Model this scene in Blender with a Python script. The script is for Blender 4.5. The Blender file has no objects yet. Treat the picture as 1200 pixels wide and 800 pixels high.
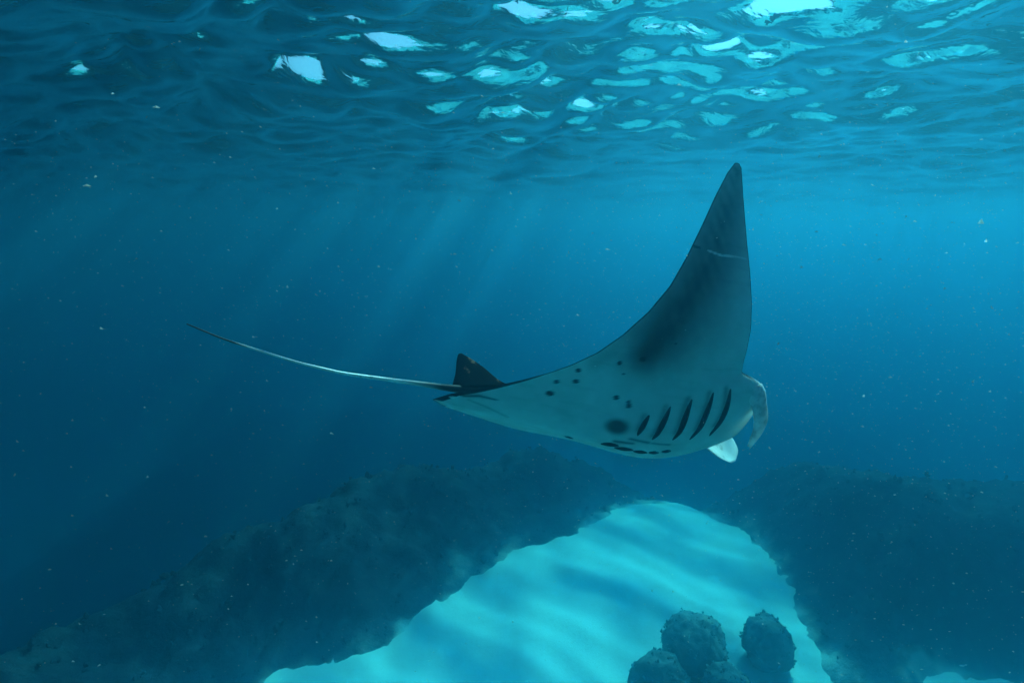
import bpy, bmesh, math, random
import numpy as np
from mathutils import Vector, Matrix
from mathutils.bvhtree import BVHTree

sc = bpy.context.scene
col = sc.collection
R = math.radians

# ------------------------------------------------------------------ camera
PITCH = R(12.7)
CAM_Z = -0.66
F = 600.0                                    # focal length in photo pixels (photo 1200 x 800)
cam_d = bpy.data.cameras.new('camera')
cam_d.sensor_width = 36.0
cam_d.lens = 18.0
cam_d.clip_start = 0.02
cam_d.clip_end = 500.0
cam = bpy.data.objects.new('camera', cam_d)
col.objects.link(cam)
cam.location = (0, 0, CAM_Z)
cam.rotation_euler = (R(90) - PITCH, 0, 0)
sc.camera = cam

# ------------------------------------------------------------------ world, sun, exposure
SUN_ELEV = R(42.5)
SUN_AZ = R(34)                               # to the right of straight ahead (+Y towards +X)
world = bpy.data.worlds.new('World')
sc.world = world
world.use_nodes = True
wn = world.node_tree
sky = wn.nodes.new('ShaderNodeTexSky')
sky.sky_type = 'NISHITA'
sky.sun_disc = False
sky.sun_elevation = SUN_ELEV
sky.sun_rotation = SUN_AZ
sky.dust_density = 0.2
sky.ozone_density = 1.2
bg = wn.nodes['Background']
bg.inputs['Strength'].default_value = 0.05
wn.links.new(sky.outputs['Color'], bg.inputs['Color'])

sun_d = bpy.data.lights.new('sun', 'SUN')
sun_d.energy = 5.0
sun_d.angle = R(3.3)
sun_d.color = (1.0, 0.96, 0.90)
sun = bpy.data.objects.new('sun', sun_d)
col.objects.link(sun)
sdir = Vector((math.sin(SUN_AZ) * math.cos(SUN_ELEV), math.cos(SUN_AZ) * math.cos(SUN_ELEV), math.sin(SUN_ELEV)))
sun.rotation_euler = (-sdir).to_track_quat('-Z', 'Y').to_euler()
sun.location = (0, 0, 20)

sc.view_settings.view_transform = 'Standard'
sc.view_settings.look = 'None'
sc.view_settings.exposure = 1.8
sc.view_settings.gamma = 1.0
sc.render.engine = 'CYCLES'
cy = sc.cycles
cy.use_denoising = True
try:
    cy.denoiser = 'OPENIMAGEDENOISE'
except Exception:
    pass
cy.max_bounces = 8
cy.volume_bounces = 2
cy.diffuse_bounces = 3
cy.glossy_bounces = 3
cy.transparent_max_bounces = 12
cy.sample_clamp_indirect = 8.0

rng = np.random.default_rng(7)
random.seed(7)

# ------------------------------------------------------------------ helpers
RIGHT = np.array((1.0, 0, 0))
FWD = np.array((0, math.cos(PITCH), -math.sin(PITCH)))
DOWN = np.array((0, -math.sin(PITCH), -math.cos(PITCH)))
CAM = np.array((0, 0, CAM_Z))


def c2w(x, y, z):
    """metres right, down and ahead of the camera -> world point"""
    return CAM + RIGHT * x + DOWN * y + FWD * z


def px_ray(px, py):
    return RIGHT * ((px - 600) / F) + DOWN * ((py - 400) / F) + FWD


def ground(px, py, z):
    d = px_ray(px, py)
    t = (z - CAM_Z) / d[2]
    return CAM + d * t


def project(P):
    P = np.asarray(P, float) - CAM
    x, y, z = P @ RIGHT, P @ DOWN, P @ FWD
    return 600 + F * x / z, 400 + F * y / z


def _hash(ix, iy, seed):
    n = (ix * 374761393 + iy * 668265263 + seed * 974634521) & 0x7fffffff
    n = ((n ^ (n >> 13)) * 1274126177) & 0x7fffffff
    return ((n ^ (n >> 16)) & 0xffff) / 65535.0


def vnoise(x, y, seed=0):
    ix, iy = np.floor(x).astype(np.int64), np.floor(y).astype(np.int64)
    fx, fy = x - ix, y - iy
    fx, fy = fx * fx * fx * (fx * (fx * 6 - 15) + 10), fy * fy * fy * (fy * (fy * 6 - 15) + 10)
    a, b = _hash(ix, iy, seed), _hash(ix + 1, iy, seed)
    c, d = _hash(ix, iy + 1, seed), _hash(ix + 1, iy + 1, seed)
    return (a + (b - a) * fx) * (1 - fy) + (c + (d - c) * fx) * fy


def fbm(x, y, octaves=4, seed=0, gain=0.5):
    s, a, t = 0.0, 1.0, 0.0
    for k in range(octaves):
        s = s + a * (vnoise(x, y, seed + k * 17) - 0.5)
        t += a
        a *= gain
        x, y = x * 2.03 + 11.7, y * 2.03 + 5.3
    return 2 * s / t


def smooth(a, b, x):
    t = np.clip((x - a) / (b - a), 0, 1)
    return t * t * (3 - 2 * t)


def mesh_np(name, verts, faces, mat=None, parent=None, smooth_=True):
    me = bpy.data.meshes.new(name)
    verts = np.asarray(verts, np.float32)
    if isinstance(faces, np.ndarray):
        k = faces.shape[1]
        me.vertices.add(len(verts))
        me.vertices.foreach_set('co', verts.ravel())
        me.loops.add(faces.size)
        me.loops.foreach_set('vertex_index', faces.astype(np.int32).ravel())
        me.polygons.add(len(faces))
        me.polygons.foreach_set('loop_start', np.arange(0, faces.size, k, dtype=np.int32))
        me.update(calc_edges=True)
    else:
        me.from_pydata([tuple(map(float, v)) for v in verts], [], faces)
    me.polygons.foreach_set('use_smooth', np.full(len(me.polygons), smooth_, bool))
    me.validate()
    me.update()
    if mat:
        me.materials.append(mat)
    o = bpy.data.objects.new(name, me)
    col.objects.link(o)
    if parent:
        o.parent = parent
    return o


def grid_faces(nu, nv, wrap_v=False):
    i = np.arange(nu - 1)[:, None]
    j = np.arange(nv if wrap_v else nv - 1)[None, :]
    j2 = (j + 1) % nv
    f = np.stack([i * nv + j, (i + 1) * nv + j, (i + 1) * nv + j2, i * nv + j2], -1)
    return f.reshape(-1, 4)


def tag(o, label=None, cat=None, group=None, kind=None):
    if label: o['label'] = label
    if cat: o['category'] = cat
    if group: o['group'] = group
    if kind: o['kind'] = kind
    return o


def new_mat(name):
    m = bpy.data.materials.new(name)
    m.use_nodes = True
    nt = m.node_tree
    return m, nt, nt.nodes['Principled BSDF'], nt.nodes['Material Output']


def node(nt, typ, **kw):
    n = nt.nodes.new(typ)
    for k, v in kw.items():
        if hasattr(n, k):
            setattr(n, k, v)
        else:
            n.inputs[k].default_value = v
    return n


def ramp(nt, fac, stops):
    r = nt.nodes.new('ShaderNodeValToRGB')
    el = r.color_ramp.elements
    el.remove(el[1])
    el[0].position = stops[0][0]
    el[0].color = (*stops[0][1], 1)
    for p, c in stops[1:]:
        e = el.new(p)
        e.color = (*c, 1)
    nt.links.new(fac, r.inputs['Fac'])
    return r.outputs['Color']


def noisy_mat(name, stops, scale, bump_scale, bump, rough=0.9, dist=0.02, spec=0.2):
    m, nt, p, out = new_mat(name)
    tc = node(nt, 'ShaderNodeTexCoord')
    n1 = node(nt, 'ShaderNodeTexNoise', Scale=scale, Detail=8.0, Roughness=0.62)
    nt.links.new(tc.outputs['Object'], n1.inputs['Vector'])
    nt.links.new(ramp(nt, n1.outputs['Fac'], stops), p.inputs['Base Color'])
    n2 = node(nt, 'ShaderNodeTexNoise', Scale=bump_scale, Detail=6.0, Roughness=0.7)
    nt.links.new(tc.outputs['Object'], n2.inputs['Vector'])
    b = node(nt, 'ShaderNodeBump', Strength=bump, Distance=dist)
    nt.links.new(n2.outputs['Fac'], b.inputs['Height'])
    nt.links.new(b.outputs['Normal'], p.inputs['Normal'])
    p.inputs['Roughness'].default_value = rough
    p.inputs['Specular IOR Level'].default_value = 0.0      # skin, rock and sand hardly mirror under water
    return m


# ------------------------------------------------------------------ materials
mat_sand = noisy_mat('sand', [(0.3, (0.58, 0.56, 0.49)), (0.7, (0.69, 0.66, 0.58))], 1.3, 22.0, 0.35, dist=0.03)
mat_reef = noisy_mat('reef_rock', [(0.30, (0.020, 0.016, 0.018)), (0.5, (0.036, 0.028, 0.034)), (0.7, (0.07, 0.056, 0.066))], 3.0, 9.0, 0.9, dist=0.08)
nt_ = mat_reef.node_tree
pb_ = nt_.nodes['Principled BSDF']
src_ = pb_.inputs['Base Color'].links[0].from_socket
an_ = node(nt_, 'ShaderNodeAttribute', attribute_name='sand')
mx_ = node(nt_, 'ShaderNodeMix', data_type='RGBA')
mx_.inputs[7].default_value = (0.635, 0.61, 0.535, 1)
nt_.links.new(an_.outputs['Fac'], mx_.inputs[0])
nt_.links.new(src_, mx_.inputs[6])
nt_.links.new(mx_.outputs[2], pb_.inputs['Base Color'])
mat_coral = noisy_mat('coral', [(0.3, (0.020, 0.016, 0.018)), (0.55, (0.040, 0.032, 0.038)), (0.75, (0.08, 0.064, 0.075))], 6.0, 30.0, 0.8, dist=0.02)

mat_coral_pale = noisy_mat('boulder_coral', [(0.3, (0.11, 0.11, 0.10)), (0.55, (0.18, 0.18, 0.16)), (0.75, (0.28, 0.27, 0.24))], 5.0, 26.0, 0.8, dist=0.02)


def water_material():
    m = bpy.data.materials.new('water_surface')
    m.use_nodes = True
    nt = m.node_tree
    nt.nodes.remove(nt.nodes['Principled BSDF'])
    out = nt.nodes['Material Output']
    tc = node(nt, 'ShaderNodeTexCoord')
    mp = node(nt, 'ShaderNodeMapping')
    mp.inputs['Scale'].default_value = (1.0, 1.5, 1.0)
    mp.inputs['Rotation'].default_value = (0, 0, 0.35)
    nt.links.new(tc.outputs['Object'], mp.inputs['Vector'])
    n1 = node(nt, 'ShaderNodeTexNoise', Scale=7.0, Detail=3.0, Roughness=0.5, Distortion=0.6)
    nt.links.new(mp.outputs['Vector'], n1.inputs['Vector'])
    n2 = node(nt, 'ShaderNodeTexNoise', Scale=24.0, Detail=2.0, Roughness=0.5, Distortion=1.2)
    nt.links.new(mp.outputs['Vector'], n2.inputs['Vector'])
    mm = node(nt, 'ShaderNodeMath', operation='MULTIPLY_ADD')
    mm.inputs[1].default_value = 0.10
    nt.links.new(n2.outputs['Fac'], mm.inputs[0])
    nt.links.new(n1.outputs['Fac'], mm.inputs[2])
    b = node(nt, 'ShaderNodeBump', Strength=0.6, Distance=0.012)
    nt.links.new(mm.outputs[0], b.inputs['Height'])
    fr = node(nt, 'ShaderNodeFresnel', IOR=1.33)
    nt.links.new(b.outputs['Normal'], fr.inputs['Normal'])
    tr = node(nt, 'ShaderNodeBsdfTransparent')
    tr.inputs['Color'].default_value = (0.45, 1.0, 0.98, 1)
    gl = node(nt, 'ShaderNodeBsdfGlossy', Roughness=0.02)
    gl.inputs['Color'].default_value = (1, 1, 1, 1)
    nt.links.new(b.outputs['Normal'], gl.inputs['Normal'])
    mx = node(nt, 'ShaderNodeMixShader')
    nt.links.new(fr.outputs['Fac'], mx.inputs['Fac'])
    nt.links.new(tr.outputs[0], mx.inputs[1])
    nt.links.new(gl.outputs[0], mx.inputs[2])
    nt.links.new(mx.outputs[0], out.inputs['Surface'])
    return m


mat_water = water_material()

# ------------------------------------------------------------------ water surface (waves seen from below)
XH, Y0, Y1 = 68.0, -34.0, 98.0


def stretched(lo, hi, n, b=4.6):
    u = np.linspace(np.arcsinh(lo / 68.0 * math.sinh(b)) / b, np.arcsinh(hi / 68.0 * math.sinh(b)) / b, n)
    return 68.0 * np.sinh(b * u) / math.sinh(b)


def build_water():
    xs = stretched(-XH, XH, 760)
    ys = stretched(Y0, Y1, 760)
    X, Y = np.meshgrid(xs, ys, indexing='ij')
    dx = np.gradient(xs)[:, None] * np.ones_like(X)
    dy = np.gradient(ys)[None, :] * np.ones_like(X)
    sp = np.maximum(dx, dy)
    Z = np.zeros_like(X)
    DX = np.zeros_like(X)
    DY = np.zeros_like(X)
    r = np.random.default_rng(SEED_WAVE)
    gust = np.clip(1.0 + 0.7 * fbm(X * 0.42 + 3, Y * 0.3 + 8, 3, 99), 0.25, 2.0) + 0.12 * np.exp(-((X + 1.2) ** 2 + (Y - 2.0) ** 2) / 0.8)   # calmer and rougher patches
    n = 84
    lam = np.exp(r.uniform(math.log(0.11), math.log(3.2), n))
    th = R(62) + r.normal(0, R(38), n)
    ph = r.uniform(0, 2 * math.pi, n)
    for L, a, p in zip(lam, th, ph):
        k = 2 * math.pi / L
        slope = WAVE_SLOPE * math.sqrt(2.0 / n) * (0.5 if L > 0.9 else 1.4)
        amp = slope / k
        g = np.clip((L / (2.6 * sp)) - 1.0, 0, 1) * gust
        w = k * (X * math.cos(a) + Y * math.sin(a)) + p + 0.9 * fbm(X * 0.35 / max(L, .4) + p, Y * 0.35 / max(L, .4), 2, int(p * 100))
        Z += g * amp * np.cos(w)
        DX -= g * amp * 0.8 * math.cos(a) * np.sin(w)
        DY -= g * amp * 0.8 * math.sin(a) * np.sin(w)
    V = np.stack([X + DX, Y + DY, Z], -1).reshape(-1, 3)
    o = mesh_np('water', V, grid_faces(len(xs), len(ys)), mat_water)
    tag(o, kind='structure')
    return o


WAVE_SLOPE = 0.29
SEED_WAVE = 12
water = build_water()

# ------------------------------------------------------------------ sea floor
BED = -6.9


def poly_sdf(X, Y, poly):
    """signed distance, positive inside"""
    P = np.asarray(poly)
    d = np.full(X.shape, 1e9)
    inside = np.zeros(X.shape, bool)
    for i in range(len(P)):
        a, b = P[i], P[(i + 1) % len(P)]
        ex, ey = b - a
        wx, wy = X - a[0], Y - a[1]
        t = np.clip((wx * ex + wy * ey) / (ex * ex + ey * ey + 1e-12), 0, 1)
        d = np.minimum(d, (wx - ex * t) ** 2 + (wy - ey * t) ** 2)
        c = ((a[1] > Y) != (b[1] > Y)) & (X < (b[0] - a[0]) * (Y - a[1]) / (b[1] - a[1] + 1e-12) + a[0])
        inside ^= c
    d = np.sqrt(d)
    return np.where(inside, d, -d)


TOP = BED + 1.9
SHELF = [(-60, -60), (-60, 0.5), (-9.0, 1.5)] + [tuple(ground(x, y, TOP)[:2]) for x, y in
         ((40, 735), (200, 668), (350, 600), (500, 540), (650, 508), (800, 502), (1000, 525), (1200, 555))] + [(16.0, 8.0), (60, 9.0), (60, -60)]


def drop(x, y):
    """the bottom falls away into deep water beyond the reef crest"""
    d = poly_sdf(x + 0.7 * fbm(x * .3, y * .3, 3, 77), y + 0.7 * fbm(x * .3 + 5, y * .3, 3, 78), SHELF)
    return -11.0 * smooth(0.2, 13.0, -d) - 0.9 * smooth(-0.6, 3.0, -d)


def bed_h(x, y):
    d = 0.20 * fbm(x * 0.22, y * 0.22, 3, 5)
    # broad dune lip and low sand ripples
    w = x * 0.55 + y * 0.83
    d = d + 0.03 * np.sin(w * 1.9 + 1.6 * fbm(x * 0.3, y * 0.3, 2, 9))
    d = d + 0.018 * np.sin(w * 11.0 + 5.0 * fbm(x * 0.5, y * 0.5, 3, 21))
    return BED + d + drop(x, y)


def build_bed():
    xs = stretched(-68, 68, 420, 3.2)
    ys = stretched(-34, 98, 420, 3.2)
    X, Y = np.meshgrid(xs, ys, indexing='ij')
    Z = bed_h(X, Y)
    o = mesh_np('seabed', np.stack([X, Y, Z], -1).reshape(-1, 3), grid_faces(420, 420), mat_sand)
    tag(o, kind='structure')


build_bed()


# ------------------------------------------------------------------ reefs
def ico(sub=1):
    bm = bmesh.new()
    bmesh.ops.create_icosphere(bm, subdivisions=sub, radius=1)
    v = np.array([x.co[:] for x in bm.verts])
    f = np.array([[q.index for q in x.verts] for x in bm.faces])
    bm.free()
    return v, f


ICO1, ICO2 = ico(1), ico(2)


def clumps(name, pts, nrm, size, parent, mat, r, n_knobs=3):
    """many small knobbly coral heads as one mass"""
    V, Fc, off = [], [], 0
    v0, f0 = ICO1
    for p, n, s in zip(pts, nrm, size):
        for k in range(n_knobs):
            q = p + r.normal(0, 0.55, 3) * s + n * s * r.uniform(0, .7)
            sc_ = s * r.uniform(0.35, 0.9) * np.array((1, 1, r.uniform(0.6, 1.6)))
            v = v0 * sc_ * (1 + 0.30 * r.normal(0, 1, (len(v0), 1)))
            V.append(v + q)
            Fc.append(f0 + off)
            off += len(v0)
    o = mesh_np(name, np.concatenate(V), np.concatenate(Fc), mat, parent, smooth_=False)
    o['kind'] = 'stuff'
    return o


def build_reef(poly, step, x0, x1, y0, y1, H, edge, seed, label, ntuft, tuft):
    xs = np.arange(x0, x1, step)
    ys = np.arange(y0, y1, step)
    X, Y = np.meshgrid(xs, ys, indexing='ij')
    d = poly_sdf(X + 0.38 * fbm(X * .8, Y * .8, 5, seed + 3, 0.62), Y + 0.38 * fbm(X * .8 + 9, Y * .8, 5, seed + 4, 0.62), poly)
    hgt = H * smooth(-0.25, edge, d) ** 1.5 * (1 + 0.22 * fbm(X * 0.33, Y * 0.33, 3, seed))
    m = smooth(0.1, 1.3, d)
    hgt += m * (0.16 * fbm(X * 0.9, Y * 0.9, 5, seed + 7, 0.6) + 0.13 * (np.abs(fbm(X * 2.6, Y * 2.6, 4, seed + 8)) * 2 - .4))
    Z = bed_h(X, Y) + np.where(d > -0.4, hgt - 0.10, -0.6)
    V = np.stack([X, Y, Z], -1)
    jit = smooth(0, .5, d)[..., None] * 0.35 * step
    r = np.random.default_rng(seed)
    V[..., :2] += r.uniform(-1, 1, V[..., :2].shape) * jit
    # keep only cells over the footprint
    F4 = grid_faces(len(xs), len(ys))
    keep = (d.reshape(-1)[F4] > -0.5).any(1)
    F4 = F4[keep]
    used = np.unique(F4)
    remap = np.full(X.size, -1)
    remap[used] = np.arange(len(used))
    root = bpy.data.objects.new('coral_reef', None)
    col.objects.link(root)
    c = V.reshape(-1, 3)[used].mean(0)
    root.location = (c[0], c[1], BED)
    tag(root, label, 'reef')
    base = np.array((c[0], c[1], BED))
    ro = mesh_np('reef_rock', V.reshape(-1, 3)[used] - base, remap[F4], mat_reef, root)
    sa = (1 - smooth(0.0, 0.8, d + 0.75 * fbm(X * 1.9, Y * 1.9, 5, seed + 50, 0.65)))
    sa = np.maximum(sa, 0.03 * smooth(1.6, 3.0, d + fbm(X * .9, Y * .9, 4, seed + 60)))   # crest painted paler, to fade like haze into the water behind
    at_ = ro.data.attributes.new('sand', 'FLOAT', 'POINT')
    at_.data.foreach_set('value', sa.reshape(-1)[used].astype(np.float32))
    # coral tufts, densest where the camera is near
    cand = np.argwhere((d > 0.6))
    ck = cand[r.choice(len(cand), min(ntuft * 6, len(cand)), replace=False)]
    P = V[ck[:, 0], ck[:, 1]]
    dist = np.linalg.norm(P - CAM, axis=1)
    pr = 1 / dist ** 2
    sel = r.choice(len(P), min(ntuft, len(P)), replace=False, p=pr / pr.sum())
    P = P[sel]
    clumps('coral', P - base, np.tile((0, 0, 1.0), (len(P), 1)), tuft * np.exp(r.normal(0, .4, len(P))), root, mat_coral, r)
    return root


def gp(*pts):
    return [ground(x, y, BED)[:2] for x, y in pts]


left_poly = gp((180, 900), (478, 775), (546, 718), (594, 682), (622, 664), (668, 650), (728, 614), (764, 586), (800, 586), (812, 566)) + \
    [np.array((6.0, 20.0)), np.array((2.0, 50.0)), np.array((-40.0, 50.0)), np.array((-40.0, -9.0)), np.array((-3.4, -9.0))]  # dark reef added unseen behind the camera to dim the manta's belly
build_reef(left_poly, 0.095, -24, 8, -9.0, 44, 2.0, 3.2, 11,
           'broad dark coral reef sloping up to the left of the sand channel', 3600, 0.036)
right_poly = gp((796, 582), (820, 606), (850, 624), (880, 652), (906, 690), (912, 740), (922, 795), (985, 845), (1090, 850), (1200, 822)) + \
    [np.array((9.5, 4.5)), np.array((3.0, 1.0)), np.array((0.6, -9.0)), np.array((40.0, -9.0)), np.array((40.0, 45.0)), np.array((8.0, 45.0)), np.array((6.5, 24.0))]  # also carried on behind the camera, unseen, to cut light from below
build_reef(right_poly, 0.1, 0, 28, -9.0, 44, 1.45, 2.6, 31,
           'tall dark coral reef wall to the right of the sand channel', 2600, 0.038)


def coral_boulder(px, py, rx, rz, tilt, seed, label):
    """knobbly rounded coral head standing on the sand; (px, py) is where its middle meets the photo"""
    P = ground(px, py, BED + rz * 0.75)
    v, f = ico(5)
    r = np.random.default_rng(seed)
    n = v.copy()
    rad = 1 + 0.16 * fbm(n[:, 0] * 1.6 + seed, n[:, 1] * 1.6 + n[:, 2] * 1.1, 3, seed) + 0.05 * fbm(n[:, 0] * 7 + n[:, 2] * 5, n[:, 1] * 7 - n[:, 2] * 4, 3, seed + 2)
    V = v * rad[:, None] * np.array((rx, rx * 0.95, rz * 1.2))
    M = np.array(Matrix.Rotation(tilt, 3, 'Y'))
    V = V @ M.T
    root = bpy.data.objects.new('coral_boulder', None)
    col.objects.link(root)
    root.location = P
    tag(root, label, 'coral', 'coral boulders on the pale sand')
    mesh_np('boulder', V, f, mat_coral_pale, root)
    idx = r.choice(len(V), 200, replace=False)
    idx = idx[V[idx, 2] > -0.6 * rz]
    clumps('coral', V[idx], v[idx], 0.015 * np.exp(r.normal(0, .35, len(idx))), root, mat_coral_pale, r)


coral_boulder(812, 754, 0.46, 0.37, R(14), 5, 'large rounded coral boulder alone on the sand, topmost of its cluster')
coral_boulder(899, 754, 0.34, 0.35, R(-18), 6, 'oval coral boulder leaning against the right reef wall')
coral_boulder(775, 812, 0.42, 0.42, R(5), 8, 'low coral boulder at the left foot of the large round one')
coral_boulder(852, 815, 0.34, 0.36, R(-8), 9, 'small coral boulder at the right foot of the large round one')

# ------------------------------------------------------------------ the manta ray
hv = np.array((0.969, 0.104, 0.229))
hv /= np.linalg.norm(hv)
lv = np.array((-0.257, 0.54, 0.80))
lv -= hv * (lv @ hv)
lv /= np.linalg.norm(lv)
uv_ = np.cross(hv, lv)                        # up along the back (camera frame is x right, y down, z ahead)
MB = np.array((RIGHT, DOWN, FWD))             # camera frame -> world
H_, L_, U_ = hv @ MB, lv @ MB, uv_ @ MB
DEPTH = 2.2                                   # metres ahead of the camera
K = DEPTH / 3.0                               # a young ray, about 2.4 m across
ORG = c2w((740 - 600) / F * DEPTH, (486 - 400) / F * DEPTH, DEPTH)
MROT = np.stack([H_, L_, U_], 1)              # local -> world


def m2w(P):
    return K * (np.asarray(P) @ MROT.T) + ORG


def w2m(P):
    return ((np.asarray(P) - ORG) @ MROT) / K


def px_on_plane(px, py, y0=0.0):
    """point of the sight line on the ray's own plane Y = y0"""
    o, d = w2m(CAM), px_ray(px, py) @ MROT / K
    t = (y0 - o[1]) / d[1]
    return o + d * t


lead_y = np.array((186, 191, 197, 230, 280, 320, 355, 385, 410, 428, 437, 441, 447, 456, 464, 475, 490, 500, 507, 516, 530.))
lead_x = np.array((866, 866, 869, 871, 875, 879, 881, 880, 875, 870, 869, 878, 889, 897, 894, 886, 874, 865, 856, 845, 830.))
trail_y = np.array((186, 191, 203, 230, 265, 300, 335, 365, 392, 413, 428, 437, 445, 452, 457, 461, 470.))
trail_x = np.array((866, 861, 852, 838, 822, 805, 785, 760, 730, 700, 668, 642, 612, 580, 552, 528, 500.))

S_MAX = 2.6
ss = np.linspace(0, S_MAX, 2001)


def curve(theta):
    y = np.concatenate([[0], np.cumsum((np.cos(theta[1:]) + np.cos(theta[:-1])) / 2 * np.diff(ss))])
    z = np.concatenate([[0], np.cumsum((np.sin(theta[1:]) + np.sin(theta[:-1])) / 2 * np.diff(ss))])
    return y, z


th_r = R(6) * smooth(0, .2, ss) + R(66) * smooth(0.15, 1.15, ss) + R(6) * smooth(1.1, 1.8, ss)
yr, zr = curve(th_r)
th_l = R(22) * smooth(0.15, 0.5, ss) + R(22) * smooth(0.4, 1.3, ss)
yl, zl = curve(th_l)
xsamp = np.linspace(-1.6, 1.5, 1500)


def edge_x(s):
    """where the ruling at span s of the near wing crosses the two edges"""
    Y, Z = -np.interp(s, ss, yr), np.interp(s, ss, zr)
    P = m2w(np.stack([xsamp, np.full_like(xsamp, Y), np.full_like(xsamp, Z)], -1))
    px, py = project(P)
    fl = px - np.interp(py, lead_y, lead_x)
    ft = px - np.interp(py, trail_y, trail_x)
    xl = np.interp(0, fl, xsamp)
    xt = np.interp(0, ft, xsamp)
    return xt, xl, np.interp(xl, xsamp, py)


cand = np.linspace(0.8, S_MAX - .05, 500)
tip = next((s for s in cand if edge_x(s)[2] < 191.5 or edge_x(s)[1] - edge_x(s)[0] < 0.004), S_MAX - .1)
SPAN = tip
print('half span', SPAN, 'tip world', m2w((edge_x(SPAN)[1], -np.interp(SPAN, ss, yr), np.interp(SPAN, ss, zr))))

NS, NT = 250, 280                              # stations per wing, points per side of the section
sv = SPAN * (1 - (1 - np.linspace(0, 1, NS)) ** 1.25)
XT, XL = np.zeros(NS), np.zeros(NS)
for i, s in enumerate(sv):
    XT[i], XL[i], _ = edge_x(s)
# tip comes to a rounded point
XT[-1] = XL[-1] = 0.5 * (XT[-1] + XL[-1])
# soften the station-to-station steps of the traced edge
for A in (XT, XL):
    for _ in range(2):
        A[1:-1] = 0.25 * A[:-2] + 0.5 * A[1:-1] + 0.25 * A[2:]

tt = 0.5 - 0.5 * np.cos(np.linspace(0, math.pi, NT))     # 0 trailing .. 1 leading
q = 1 - tt
prof = 5 * (0.2969 * np.sqrt(q) - 0.126 * q - 0.3516 * q ** 2 + 0.2843 * q ** 3 - 0.1036 * q ** 4) / 0.5
prof[0] = prof[-1] = 0


def half(sv, yc, zc, th, side):
    """ventral and dorsal sheets of one wing in local coordinates"""
    Y = side * np.interp(sv, ss, yc)
    Z = np.interp(sv, ss, zc)
    T = np.interp(sv, ss, th)
    chord = XL - XT
    av = 0.175 * np.exp(-(sv / 0.37) ** 2) + 0.030 * (1 - sv / SPAN) + 0.003
    ad = 0.150 * np.exp(-(sv / 0.36) ** 2) + 0.030 * (1 - sv / SPAN) + 0.003
    lim = np.clip(chord / 0.10, 0, 1)
    out = []
    for sgn, amp in ((-1, av), (1, ad)):
        th_ = (amp * lim)[:, None] * prof[None, :]
        if sgn < 0:                               # the belly is fullest behind the gills
            th_ = th_ * (0.72 + 0.42 * np.exp(-((tt[None, :] - 0.62) / 0.26) ** 2))
        X = XT[:, None] + chord[:, None] * tt[None, :]
        ny, nz = (-side * np.sin(T))[:, None], np.cos(T)[:, None]
        P = np.stack([X, Y[:, None] + sgn * th_ * ny, Z[:, None] + sgn * th_ * nz], -1)
        out.append(P)
    return out


rv, rd = half(sv, yr, zr, th_r, -1)
lv_, ld = half(sv, yl, zl, th_l, +1)
# stations from the far tip over the middle to the near tip
VEN = np.concatenate([lv_[::-1], rv[1:]])
DOR = np.concatenate([ld[::-1], rd[1:]])
NSt = len(VEN)
ring = np.concatenate([VEN, DOR[:, -2:0:-1]], 1)
NR = ring.shape[1]
VB = ring.reshape(-1, 3)
FB = grid_faces(NSt, NR, True)

GILLS = [
    [(761, 486), (757, 493), (752, 502), (747, 510)],
    [(786, 476), (781, 488), (775, 500), (769, 511), (764, 514.5)],
    [(811, 467.5), (806, 481), (801, 496), (796, 508), (788, 515)],
    [(836, 459.5), (833, 471), (827, 487), (820, 503), (808, 514.5)],
    [(856, 455.5), (854, 470), (849, 486), (842, 498), (831, 510)],
]

# skin colours: pale belly with dark margins, dark wing patch and spots; black back with pale shoulder bars
span_i = np.concatenate([-sv[::-1], sv[1:]])           # negative on the far side
S2 = np.repeat(span_i, NR)
T2 = np.tile(np.concatenate([tt, tt[-2:0:-1]]), NSt)
is_v = np.tile(np.concatenate([np.ones(NT, bool), np.zeros(NR - NT, bool)]), NSt)
CH = np.repeat(np.concatenate([(XL - XT)[::-1], (XL - XT)[1:]]), NR)
WB = m2w(VB)
PXB, PYB = project(WB)
near_v = is_v & (S2 >= -0.45)
iv = np.where(near_v)[0]


def on_belly(px, py):
    """belly vertex seen at a photo point"""
    k = iv[np.argmin((PXB[iv] - px) ** 2 + (PYB[iv] - py) ** 2)]
    return VB[k]


colr = np.zeros((len(VB), 3))
belly = np.array((0.50, 0.52, 0.51))
back = np.array((0.006, 0.006, 0.007))
nz1 = fbm(VB[:, 0] * 6, S2 * 6, 4, 41)
nz2 = fbm(VB[:, 0] * 22, S2 * 22, 3, 42)
nz3 = fbm(VB[:, 0] * 3.2 + 2.0 * S2, S2 * 34, 4, 47)
dark = np.zeros(len(VB))


def blot(path, strength, side_mirror=True):
    global dark
    P = [(on_belly(x, y), r) for x, y, r in path]
    best = np.zeros(len(VB))
    for (a, ra), (b, rb) in zip(P[:-1], P[1:]):
        for mir in ((False, True) if side_mirror else (False,)):
            ab = b - a
            Q = VB.copy()
            if mir:
                continue
            t = np.clip(((Q - a) @ ab) / (ab @ ab), 0, 1)
            dd = np.linalg.norm(Q - a - t[:, None] * ab, axis=1) / (ra + (rb - ra) * t)
            best = np.maximum(best, np.exp(-dd ** 2 * 1.1))
    dark = np.maximum(dark, best * strength * is_v)


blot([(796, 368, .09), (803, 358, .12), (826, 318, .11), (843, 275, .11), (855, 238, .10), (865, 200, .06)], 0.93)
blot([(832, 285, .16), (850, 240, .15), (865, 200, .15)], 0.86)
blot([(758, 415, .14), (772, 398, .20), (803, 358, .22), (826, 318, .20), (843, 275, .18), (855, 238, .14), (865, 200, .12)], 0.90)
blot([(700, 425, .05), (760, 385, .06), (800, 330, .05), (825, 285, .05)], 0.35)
dark *= np.clip(1 + 0.25 * nz1, 0, 1.05)
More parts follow.
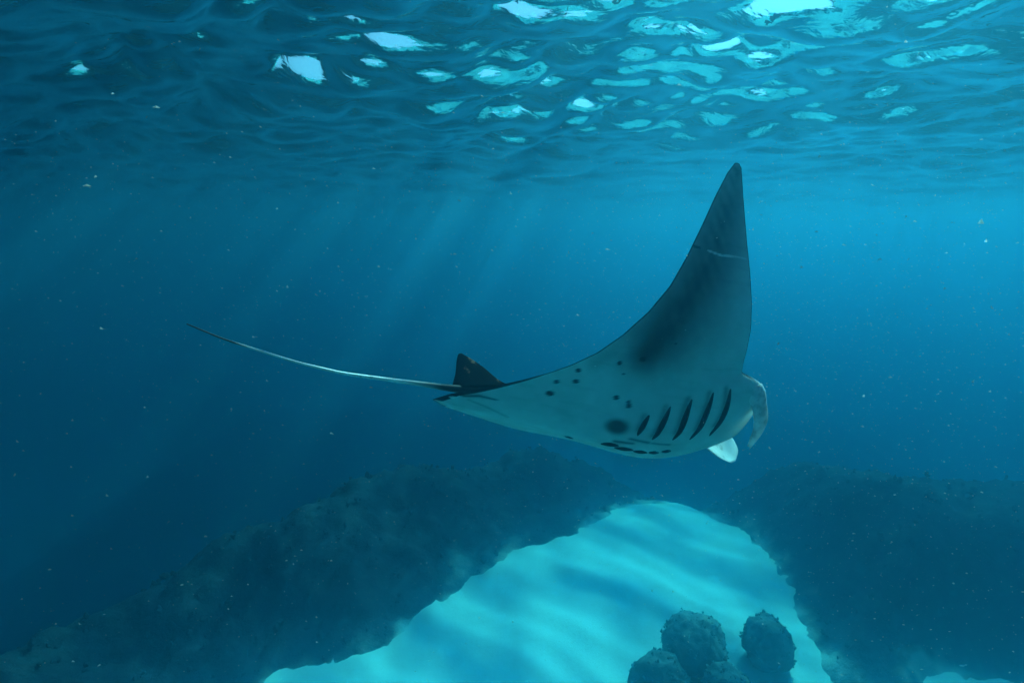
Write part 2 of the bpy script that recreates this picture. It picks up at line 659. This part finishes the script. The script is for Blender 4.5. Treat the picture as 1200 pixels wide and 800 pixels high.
# faint fin-ray streaks across the wing
dark = np.clip(dark + is_v * 0.05 * np.clip(S2 - .5, 0, 1) * np.sin(VB[:, 0] * 95 + S2 * 30) * smooth(0.05, .25, T2) * (1 - smooth(.45, .7, T2)), 0, 1)
for sl in GILLS:                                        # gill-flap shade painted into the skin behind each opening
    mid = [(x - 5, y, .018) for x, y in sl[:-1]]
    blot(mid, 0.55)
for pth, st in (([(720, 516.5, .012), (741, 519, .010)], .95), ([(739, 513.5, .010), (761, 518, .010)], .9), ([(764, 518.5, .008), (784, 520.5, .008)], .8),
                ([(789, 518.5, .007), (801, 518.5, .006)], .7), ([(611, 504, .010), (622, 510, .013), (637, 515, .010)], .95),
                ([(543, 463.5, .008), (562, 464, .010), (582, 469, .006)], .9), ([(548, 468, .006), (572, 478, .008), (595, 489, .005)], .5)):
    blot(pth, st)
spots = [(645, 461, 6, 2.5), (652, 448, 4, 2), (678, 434, 4, 2), (675, 447.5, 4.5, 2), (726, 425.5, 3.5, 1.7), (753, 421, 4.5, 2.4), (722, 465, 4.3, 2.8),
         (737, 471, 3.6, 2.4), (736.5, 476, 4.3, 2.6), (731, 438, 2, 1), (792, 402, 2, 1.4), (667, 512, 7, 1.6)]
D3 = np.zeros(len(VB))
spot_r = {True: 0, False: 0}
wet = np.zeros(len(VB))
for x, y, a, b in spots:
    c = on_belly(x, y)
    r_ = a * 0.82 / F * 2.9
    dd = np.linalg.norm((VB - c) * np.array((1, 1.25, 1.25)), axis=1) / r_
    wet = np.maximum(wet, (1 - smooth(0.8, 1.1, dd)) * is_v)
c = on_belly(723, 500)
dd = np.linalg.norm((VB - c) * np.array((1, 1.35, 1.35)) + 0.012 * nz1[:, None], axis=1) / 0.075
wet = np.maximum(wet, 0.9 * (1 - smooth(0.5, 1.25, dd)) * is_v)
edge_d = np.minimum(T2, 1 - T2) * CH
tipd = SPAN - np.abs(S2)
line = np.maximum(1 - smooth(0.004, 0.011, T2 * CH), (1 - smooth(0.003, 0.010, (1 - T2) * CH)) * smooth(0.35, 0.45, np.abs(S2)))
line = np.maximum(line, 1 - smooth(0.004, 0.012, tipd))
xa, xb = on_belly(645, 440)[0], on_belly(560, 459)[0]
wl = np.clip((xa - VB[:, 0]) / (xa - xb), 0, 1) ** 0.8 * 0.05     # dark back skin rolls over the rear edge
line = np.maximum(line, (1 - smooth(wl * .85, wl + .004, T2 * CH)) * (wl > .002) * (S2 > 0.0))
line = np.clip(line, 0, 1) * is_v
colr[:] = belly
colr *= (1 + 0.10 * nz2 + 0.10 * nz1 - 0.09 * smooth(0.28, 0.5, nz3))[:, None]
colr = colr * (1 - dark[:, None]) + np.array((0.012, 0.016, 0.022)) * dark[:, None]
colr = colr * (1 - wet[:, None]) + np.array((0.008, 0.008, 0.010)) * wet[:, None]
colr = colr * (1 - line[:, None]) + np.array((0.010, 0.010, 0.014)) * line[:, None]
# pale scar across the near wing with a dark nick at its rear end
scar = [on_belly(x, y) for x, y in ((814, 288), (830, 293), (846, 299), (862, 301), (874, 304))]
for (a, b), w, cc in [((scar[i], scar[i + 1]), .008, (0.5, 0.5, 0.52)) for i in range(1, 4)] + [((scar[0], scar[0] + (scar[1] - scar[0]) * .35), .011, (0.005,) * 3)]:
    ab = b - a
    t = np.clip(((VB - a) @ ab) / (ab @ ab), 0, 1)
    k = (1 - smooth(w * .4, w, np.linalg.norm(VB - a - t[:, None] * ab, axis=1))) * is_v
    colr = colr * (1 - k[:, None]) + np.array(cc) * k[:, None]
# back
bar = np.exp(-((VB[:, 0] - 0.30 + 0.5 * np.abs(S2) + 0.08 * nz1) / 0.10) ** 2) * smooth(0.10, 0.25, np.abs(S2)) * (1 - smooth(0.6, 0.9, np.abs(S2)))
bk = back * (1 + 0.6 * nz1[:, None]) + np.array((0.30, 0.30, 0.28)) * (bar * np.clip(0.7 + nz1, 0, 1))[:, None]
scuff = smooth(0.30, 0.55, fbm(VB[:, 0] * 9, S2 * 14, 4, 55)) * 0.14
bk = bk + scuff[:, None] * np.array((1.0, .85, .7))
colr = np.where(is_v[:, None], colr, bk)
# sunlit front of the head painted pale, with dark mottling
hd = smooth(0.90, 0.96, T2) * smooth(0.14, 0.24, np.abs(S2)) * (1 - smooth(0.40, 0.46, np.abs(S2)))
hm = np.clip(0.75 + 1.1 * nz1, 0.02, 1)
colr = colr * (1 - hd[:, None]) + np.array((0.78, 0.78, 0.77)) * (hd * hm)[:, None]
colr = np.clip(colr, 0.004, 0.9)

m_skin, nt, p, out = new_mat('manta_skin')
at = node(nt, 'ShaderNodeVertexColor')
at.layer_name = 'skin'
nt.links.new(at.outputs['Color'], p.inputs['Base Color'])
tc = node(nt, 'ShaderNodeTexCoord')
nn = node(nt, 'ShaderNodeTexNoise', Scale=60.0, Detail=4.0, Roughness=0.6)
nt.links.new(tc.outputs['Object'], nn.inputs['Vector'])
b_ = node(nt, 'ShaderNodeBump', Strength=0.12, Distance=0.004)
nt.links.new(nn.outputs['Fac'], b_.inputs['Height'])
nt.links.new(b_.outputs['Normal'], p.inputs['Normal'])
p.inputs['Roughness'].default_value = 0.55
p.inputs['Specular IOR Level'].default_value = 0.0      # skin, rock and sand hardly mirror under water

manta = bpy.data.objects.new('manta_ray', None)
col.objects.link(manta)
manta.matrix_world = Matrix.Translation(ORG) @ Matrix(MROT.tolist()).to_4x4() @ Matrix.Scale(K, 4)
tag(manta, 'manta ray gliding just below the surface with pale spotted belly and one raised wing', 'manta ray')
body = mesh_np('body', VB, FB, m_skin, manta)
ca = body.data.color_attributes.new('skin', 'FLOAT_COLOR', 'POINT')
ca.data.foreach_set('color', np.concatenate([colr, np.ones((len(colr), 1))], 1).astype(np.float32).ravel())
bvh = BVHTree.FromPolygons([Vector(v) for v in VB], FB.tolist())


def hit_px(px, py):
    """photo point -> first body surface hit, local, with normal"""
    o, d = w2m(CAM), px_ray(px, py) @ MROT / K
    r = bvh.ray_cast(Vector(o), Vector(d).normalized())
    if r[0] is None:
        n = bvh.find_nearest(Vector(on_belly(px, py)))
        return np.array(n[0]), np.array(n[1])
    n = np.array(r[1])
    if n @ d > 0: n = -n
    return np.array(r[0]), n


def plain(name, c, rough=0.5, spec=0.3, trans=0.0):
    m, nt, p, out = new_mat(name)
    tc = node(nt, 'ShaderNodeTexCoord')
    n1 = node(nt, 'ShaderNodeTexNoise', Scale=18.0, Detail=5.0, Roughness=0.6)
    nt.links.new(tc.outputs['Object'], n1.inputs['Vector'])
    c = np.array(c)
    nt.links.new(ramp(nt, n1.outputs['Fac'], [(0.3, tuple(c * 0.7)), (0.7, tuple(np.clip(c * 1.25, 0, .95)))]), p.inputs['Base Color'])
    p.inputs['Roughness'].default_value = rough
    p.inputs['Specular IOR Level'].default_value = 0.0      # skin, rock and sand hardly mirror under water
    return m


mat_slit = plain('gill_slit', (0.006, 0.006, 0.008), 0.8, 0.05)
mat_black = plain('black_skin', (0.014, 0.012, 0.012), 0.45, 0.35)
mat_eye = plain('eye', (0.006, 0.006, 0.006), 0.15, 0.5)


def tube_strip(name, pts, nrm, widths, lift, mat, parent):
    """a thin almond-shaped flap lying on the skin, with a low ridge"""
    V, n = [], len(pts)
    pts, nrm = np.array(pts), np.array(nrm)
    tang = np.gradient(pts, axis=0)
    for p_, t_, n_, w in zip(pts, tang, nrm, widths):
        s_ = np.cross(t_, n_)
        s_ /= np.linalg.norm(s_) + 1e-9
        for a in (-1, -.5, 0, .5, 1):
            V.append(p_ + s_ * a * w + n_ * (lift * (1 - a * a) + 0.0015 - 0.004 * abs(a) ** 4))
    return mesh_np(name, np.array(V), grid_faces(n, 5), mat, parent)




def resample(pts, n):
    pts = np.array(pts, float)
    d = np.concatenate([[0], np.cumsum(np.linalg.norm(np.diff(pts, axis=0), axis=1))])
    t = np.linspace(0, d[-1], n)
    r = np.stack([np.interp(t, d, pts[:, k]) for k in range(pts.shape[1])], -1)
    for _ in range(3):
        r[1:-1] = .25 * r[:-2] + .5 * r[1:-1] + .25 * r[2:]
    return r


for si, sl in enumerate(GILLS):
    pp = resample(sl, 16)
    H = [hit_px(x, y) for x, y in pp]
    P = np.array([h[0] for h in H])
    N = np.array([h[1] for h in H])
    u = np.linspace(0, 1, 16)
    w = 0.003 + 0.020 * np.sin(math.pi * np.clip(u, 0, 1) ** 1.2) ** 0.6 * (0.8 + 0.08 * si)
    tube_strip('gill_slit', P, N, w, 0.004, mat_slit, manta)
# the far row, seen almost edge-on along the bottom of the belly
for sl in (((704, 519.5), (714, 520.5), (725, 522)), ((720, 524), (731, 526), (742, 527)), ((742, 528), (750, 529.5), (758, 530)),
           ((760, 529.5), (766, 530.2), (772, 530)), ((775, 528.5), (780, 528.8), (786, 528))):
    H = [hit_px(x, y) for x, y in resample(sl, 9)]
    tube_strip('gill_slit', [h[0] for h in H], [h[1] for h in H], 0.003 + 0.020 * np.sin(math.pi * np.linspace(0, 1, 9)) ** .8, 0.004, mat_slit, manta)


def loft(name, rings, mat, parent, closed_ends=True):
    rings = np.array(rings)
    n, k = rings.shape[:2]
    V = rings.reshape(-1, 3)
    Fc = grid_faces(n, k, True).tolist()
    V = np.concatenate([V, rings[0].mean(0)[None], rings[-1].mean(0)[None]])
    a, b = n * k, n * k + 1
    for j in range(k):
        Fc.append([a, (j + 1) % k, j])
        Fc.append([b, (n - 1) * k + j, (n - 1) * k + (j + 1) % k])
    o = mesh_np(name, V, Fc, mat, parent)
    bm = bmesh.new(); bm.from_mesh(o.data)
    bmesh.ops.recalc_face_normals(bm, faces=bm.faces)
    bm.to_mesh(o.data); bm.free()
    return o


# --- whip tail: black at both ends, sunlit highlight painted pale along the middle
m_tail, nt, p, out = new_mat('tail_skin')
tc = node(nt, 'ShaderNodeTexCoord')
sx = node(nt, 'ShaderNodeSeparateXYZ')
nt.links.new(tc.outputs['Object'], sx.inputs[0])
mr = node(nt, 'ShaderNodeMapRange')
mr.inputs['From Min'].default_value = -2.41
mr.inputs['From Max'].default_value = -0.85
nt.links.new(sx.outputs['X'], mr.inputs['Value'])
pale = ramp(nt, mr.outputs[0], [(0.0, (0.02,) * 3), (0.15, (0.03,) * 3), (0.21, (0.72, 0.70, 0.68)), (0.68, (0.74, 0.72, 0.70)), (0.77, (0.25, 0.23, 0.22)), (0.83, (0.006,) * 3), (1.0, (0.005,) * 3)])
nn = node(nt, 'ShaderNodeTexNoise', Scale=30.0, Detail=5.0, Roughness=0.7)
nt.links.new(tc.outputs['Object'], nn.inputs['Vector'])
blk = ramp(nt, nn.outputs['Fac'], [(0.30, (0.35, 0.35, 0.35)), (0.42, (1, 1, 1))])
mxc = node(nt, 'ShaderNodeMix', data_type='RGBA', blend_type='MULTIPLY')
mxc.inputs[0].default_value = 1.0
nt.links.new(pale, mxc.inputs[6])
nt.links.new(blk, mxc.inputs[7])
nt.links.new(mxc.outputs[2], p.inputs['Base Color'])
p.inputs['Roughness'].default_value = 0.4

tp = np.array([px_on_plane(x, y) for x, y in ((575, 455), (545, 456), (525, 454.5), (500, 450.5), (450, 444), (400, 437), (350, 425), (300, 409.5), (260, 396.5), (219, 379.5))])
tw = np.array((0.012, 0.026, 0.022, 0.019, 0.015, 0.0125, 0.0105, 0.009, 0.0075, 0.005))
tw *= np.array((1, .95, .85, .7, .62, .6, .6, .6, .62, .7))
tps = resample(np.concatenate([tp, tw[:, None]], 1), 70)
mr.inputs['From Min'].default_value = float(tps[-1, 0])
mr.inputs['From Max'].default_value = float(tps[0, 0])
rings = []
tg = np.gradient(tps[:, :3], axis=0)
for q_, t_ in zip(tps, tg):
    t_ = t_ / np.linalg.norm(t_)
    a = np.cross(t_, (0, 1, 0)); a /= np.linalg.norm(a)
    b = np.cross(t_, a)
    rings.append([q_[:3] + q_[3] * (a * math.cos(w) + b * math.sin(w)) for w in np.linspace(0, 2 * math.pi, 12, endpoint=False)])
loft('tail', rings, m_tail, manta)
print('tail X range', tps[0, 0], tps[-1, 0])

# --- dorsal fin at the root of the tail
m_fin = noisy_mat('dorsal_fin_skin', [(0.35, (0.003, 0.003, 0.003)), (0.58, (0.005, 0.0045, 0.004)), (0.70, (0.20, 0.13, 0.10))], 13.0, 40.0, 0.2, rough=0.6, dist=0.004, spec=0.08)  # brown flecks put caustic sunlight into the fin colour
fin_l = [(529, 456), (531, 447), (534, 438), (534.5, 428), (535, 420), (537, 415)]
fin_r = [(606, 455), (585, 447), (574, 436), (563, 427), (552, 420), (541, 414)]
NLv = 14
fl, fr_ = resample(fin_l, NLv), resample(fin_r, NLv)
rings = []
for i in range(NLv):
    a, b = px_on_plane(*fl[i]), px_on_plane(*fr_[i])
    rg = []
    th_ = 0.028 * (1 - i / (NLv - 1)) ** 1.2 + 0.005
    for w in np.linspace(0, 2 * math.pi, 20, endpoint=False):
        m_ = (1 - math.cos(w)) / 2
        pt = a + (b - a) * m_
        rg.append(pt + np.array((0, math.sin(w) * th_, 0)))
    rings.append(rg)
loft('dorsal_fin', rings, m_fin, manta)


# --- blade-shaped fins: centre line with width vectors
def blade(name, cen, wid, thick, mat, parent, k=16):
    rings = []
    tg = np.gradient(np.array(cen), axis=0)
    for c_, w_, t_, h_ in zip(cen, wid, tg, thick):
        n_ = np.cross(w_, t_)
        n_ /= np.linalg.norm(n_) + 1e-9
        rings.append([c_ + w_ * math.cos(a) + n_ * h_ * math.sin(a) for a in np.linspace(0, 2 * math.pi, k, endpoint=False)])
    return loft(name, rings, mat, parent)


m_ceph = noisy_mat('cephalic_fin_skin', [(0.32, (0.25, 0.26, 0.28)), (0.44, (0.82, 0.82, 0.81)), (0.7, (0.92, 0.92, 0.91))], 9.0, 50.0, 0.25, rough=0.45, dist=0.004)
m_ceph_r = noisy_mat('cephalic_fin_grey', [(0.36, (0.42, 0.43, 0.44)), (0.5, (0.70, 0.70, 0.70)), (0.7, (0.84, 0.84, 0.84))], 14.0, 50.0, 0.25, rough=0.45, dist=0.004)


def px_at(px, py, depth):
    return w2m(CAM + px_ray(px, py) * depth)


def depth_of(P):
    return (m2w(P) - CAM) @ FWD


dr = depth_of(hit_px(884, 462)[0])
base_r = hit_px(884, 462)[0]
mir = base_r * np.array((1, -1, 1))
print('near fin base depth', dr, 'mirror base px', project(m2w(mir)), 'depth', depth_of(mir))
# near fin: hangs from the head, curls forward and in
lo = resample([(873, 455, 0), (876, 468, .01), (882, 478, .02), (884, 490, .03), (883, 504, .05), (879, 514, .08), (876, 522, .11)], 22)
hi = resample([(892, 449, 0), (898, 460, .0), (897, 466, .0), (899, 478, .02), (900, 492, .05), (893, 508, .08), (879, 525, .12)], 22)
cen = [0.5 * (px_at(a[0], a[1], dr + K * a[2]) + px_at(b[0], b[1], dr + K * (b[2] + .03))) for a, b in zip(lo, hi)]
wid = [0.5 * (px_at(b[0], b[1], dr + K * (b[2] + .03)) - px_at(a[0], a[1], dr + K * a[2])) for a, b in zip(lo, hi)]
blade('cephalic_fin', cen, wid, np.linspace(0.03, 0.006, 22), m_ceph_r, manta)
# far fin: scooped upward so its inner face catches the sun
dl = depth_of(mir)
lo = resample([(806, 504, .0), (819, 517, .0), (832, 529, -.02), (845, 538, -.03), (856, 542, -.03)], 22)
hi = resample([(838, 494, .20), (851, 504, .22), (860, 515, .22), (866, 528, .17), (862, 540, .04)], 22)
cen = [0.5 * (px_at(a[0], a[1], dl + K * a[2]) + px_at(b[0], b[1], dl + K * b[2])) for a, b in zip(lo, hi)]
wid = [0.5 * (px_at(b[0], b[1], dl + K * b[2]) - px_at(a[0], a[1], dl + K * a[2])) for a, b in zip(lo, hi)]
blade('cephalic_fin', cen, wid, np.linspace(0.02, 0.005, 22), m_ceph, manta)

for m_ in (m_ceph, m_ceph_r):                        # the fins are thin enough to let some light through
    nt = m_.node_tree
    p = nt.nodes['Principled BSDF']
    tl = node(nt, 'ShaderNodeBsdfTranslucent')
    nt.links.new(p.inputs['Base Color'].links[0].from_socket, tl.inputs['Color'])
    mx = node(nt, 'ShaderNodeMixShader')
    mx.inputs[0].default_value = 0.25
    nt.links.new(p.outputs[0], mx.inputs[1])
    nt.links.new(tl.outputs[0], mx.inputs[2])
    nt.links.new(mx.outputs[0], nt.nodes['Material Output'].inputs['Surface'])

# --- eyes on the sides of the head
ev, ef = ICO2
eb, en_ = hit_px(892, 461)
eb = eb - 0.006 * en_
for s_ in (1, -1):
    e = mesh_np('eye', ev * 0.018, ef, mat_eye, manta)
    e.location = Vector((eb[0], eb[1] * s_, eb[2]))

# --- pelvic fins behind the belly, one each side of the tail root
for s_ in (-1, 1):
    c0 = px_on_plane(560, 463, 0.0)
    cen, wid = [], []
    for u in np.linspace(0, 1, 10):
        cen.append(c0 + np.array((-0.15 * u, s_ * (0.045 + 0.02 * u), -0.040 - 0.015 * u)))
        wid.append(np.array((0.02, s_ * 0.035 * (1 - u ** 2) ** .5 + 0.004 * s_, 0.0)))
    blade('pelvic_fin', cen, wid, np.linspace(.014, .003, 10), m_ceph_r, manta)

speck_mat, nt, p, out = new_mat('speck')
tc = node(nt, 'ShaderNodeTexCoord')
n1 = node(nt, 'ShaderNodeTexNoise', Scale=3.0, Detail=2.0)
nt.links.new(tc.outputs['Object'], n1.inputs['Vector'])
cc_ = ramp(nt, n1.outputs['Fac'], [(0.35, (0.62, 0.60, 0.55)), (0.65, (0.85, 0.84, 0.82))])
nt.links.new(cc_, p.inputs['Base Color'])
tl = node(nt, 'ShaderNodeBsdfTranslucent')
nt.links.new(cc_, tl.inputs['Color'])
mx = node(nt, 'ShaderNodeMixShader')
mx.inputs[0].default_value = 0.6
nt.links.new(p.outputs[0], mx.inputs[1])
nt.links.new(tl.outputs[0], mx.inputs[2])
nt.links.new(mx.outputs[0], out.inputs['Surface'])


# ------------------------------------------------------------------ drifting specks in the water
def build_specks():
    r = np.random.default_rng(77)
    n = 26000
    P = np.stack([r.uniform(-4.5, 4.5, n * 3), r.uniform(0.3, 6.5, n * 3), r.uniform(-4.0, -0.10, n * 3)], -1)
    keep = r.uniform(0, 1, n * 3) < (0.35 + 0.65 * smooth(-2.5, 2.0, P[:, 0])) * (0.35 + 0.65 * smooth(-3.5, -.6, P[:, 2]))
    P = P[keep][:n]
    P = P[np.linalg.norm(P - CAM, axis=1) > 0.55]
    base = np.array([(0, 0, 1), (0.9, 0, -.4), (-.45, .8, -.4), (-.45, -.8, -.4)])
    f0 = np.array([(0, 1, 2), (0, 2, 3), (0, 3, 1), (1, 3, 2)])
    m = len(P)
    s = 0.0009 * np.exp(r.normal(0, 0.5, m)) * np.clip(np.linalg.norm(P - CAM, axis=1) / 2.0, 0.6, 2.2)
    ax = np.array((0.95, 0.1, -0.25)) + r.normal(0, .35, (m, 3))
    ax /= np.linalg.norm(ax, axis=1)[:, None]
    st = np.where(r.uniform(0, 1, m) < 0.35, r.uniform(1.5, 3.5, m), 1.0)
    J = base[None] * (1 + r.uniform(-.4, .4, (m, 4, 1)))
    al = np.einsum('mij,mj->mi', J, ax)
    J = J + ax[:, None, :] * al[..., None] * (st - 1)[:, None, None]
    V = (J * s[:, None, None] + P[:, None, :]).reshape(-1, 3)
    Fc = (f0[None] + (np.arange(m) * 4)[:, None, None]).reshape(-1, 3)
    o = mesh_np('drifting_specks', V, Fc, speck_mat, None, smooth_=False)
    tag(o, 'tiny pale specks drifting in the blue water', 'plankton', kind='stuff')


build_specks()

# ------------------------------------------------------------------ the water's own haze
def build_haze():
    bm = bmesh.new()
    bmesh.ops.create_cube(bm, size=1)
    me = bpy.data.meshes.new('haze')
    for v in bm.verts:
        v.co = Vector((v.co.x * 140, 32 + v.co.y * 136, 0.5 if v.co.z > 0 else -19.0))
    bm.to_mesh(me); bm.free()
    m = bpy.data.materials.new('haze')
    m.use_nodes = True
    nt = m.node_tree
    nt.nodes.remove(nt.nodes['Principled BSDF'])
    pv = nt.nodes.new('ShaderNodeVolumePrincipled')
    k = max(HAZE_SCATTER)
    pv.inputs['Color'].default_value = (*[c / k for c in HAZE_SCATTER], 1)
    pv.inputs['Absorption Color'].default_value = (1, 1, 1, 1)
    pv.inputs['Density'].default_value = k
    pv.inputs['Anisotropy'].default_value = HAZE_G
    ab = nt.nodes.new('ShaderNodeVolumeAbsorption')
    k = max(HAZE_ABSORB)
    ab.inputs['Color'].default_value = (*[1 - c / k for c in HAZE_ABSORB], 1)
    ab.inputs['Density'].default_value = k
    ad = nt.nodes.new('ShaderNodeAddShader')
    nt.links.new(pv.outputs[0], ad.inputs[0])
    nt.links.new(ab.outputs[0], ad.inputs[1])
    nt.links.new(ad.outputs[0], nt.nodes['Material Output'].inputs['Volume'])
    me.materials.append(m)
    o = bpy.data.objects.new('haze', me)
    col.objects.link(o)
    tag(o, kind='stuff')


HAZE_SCATTER = (0.007, 0.050, 0.077)          # per metre: red, green, blue
HAZE_ABSORB = (0.18, 0.044, 0.018)
HAZE_G = 0.885
build_haze()
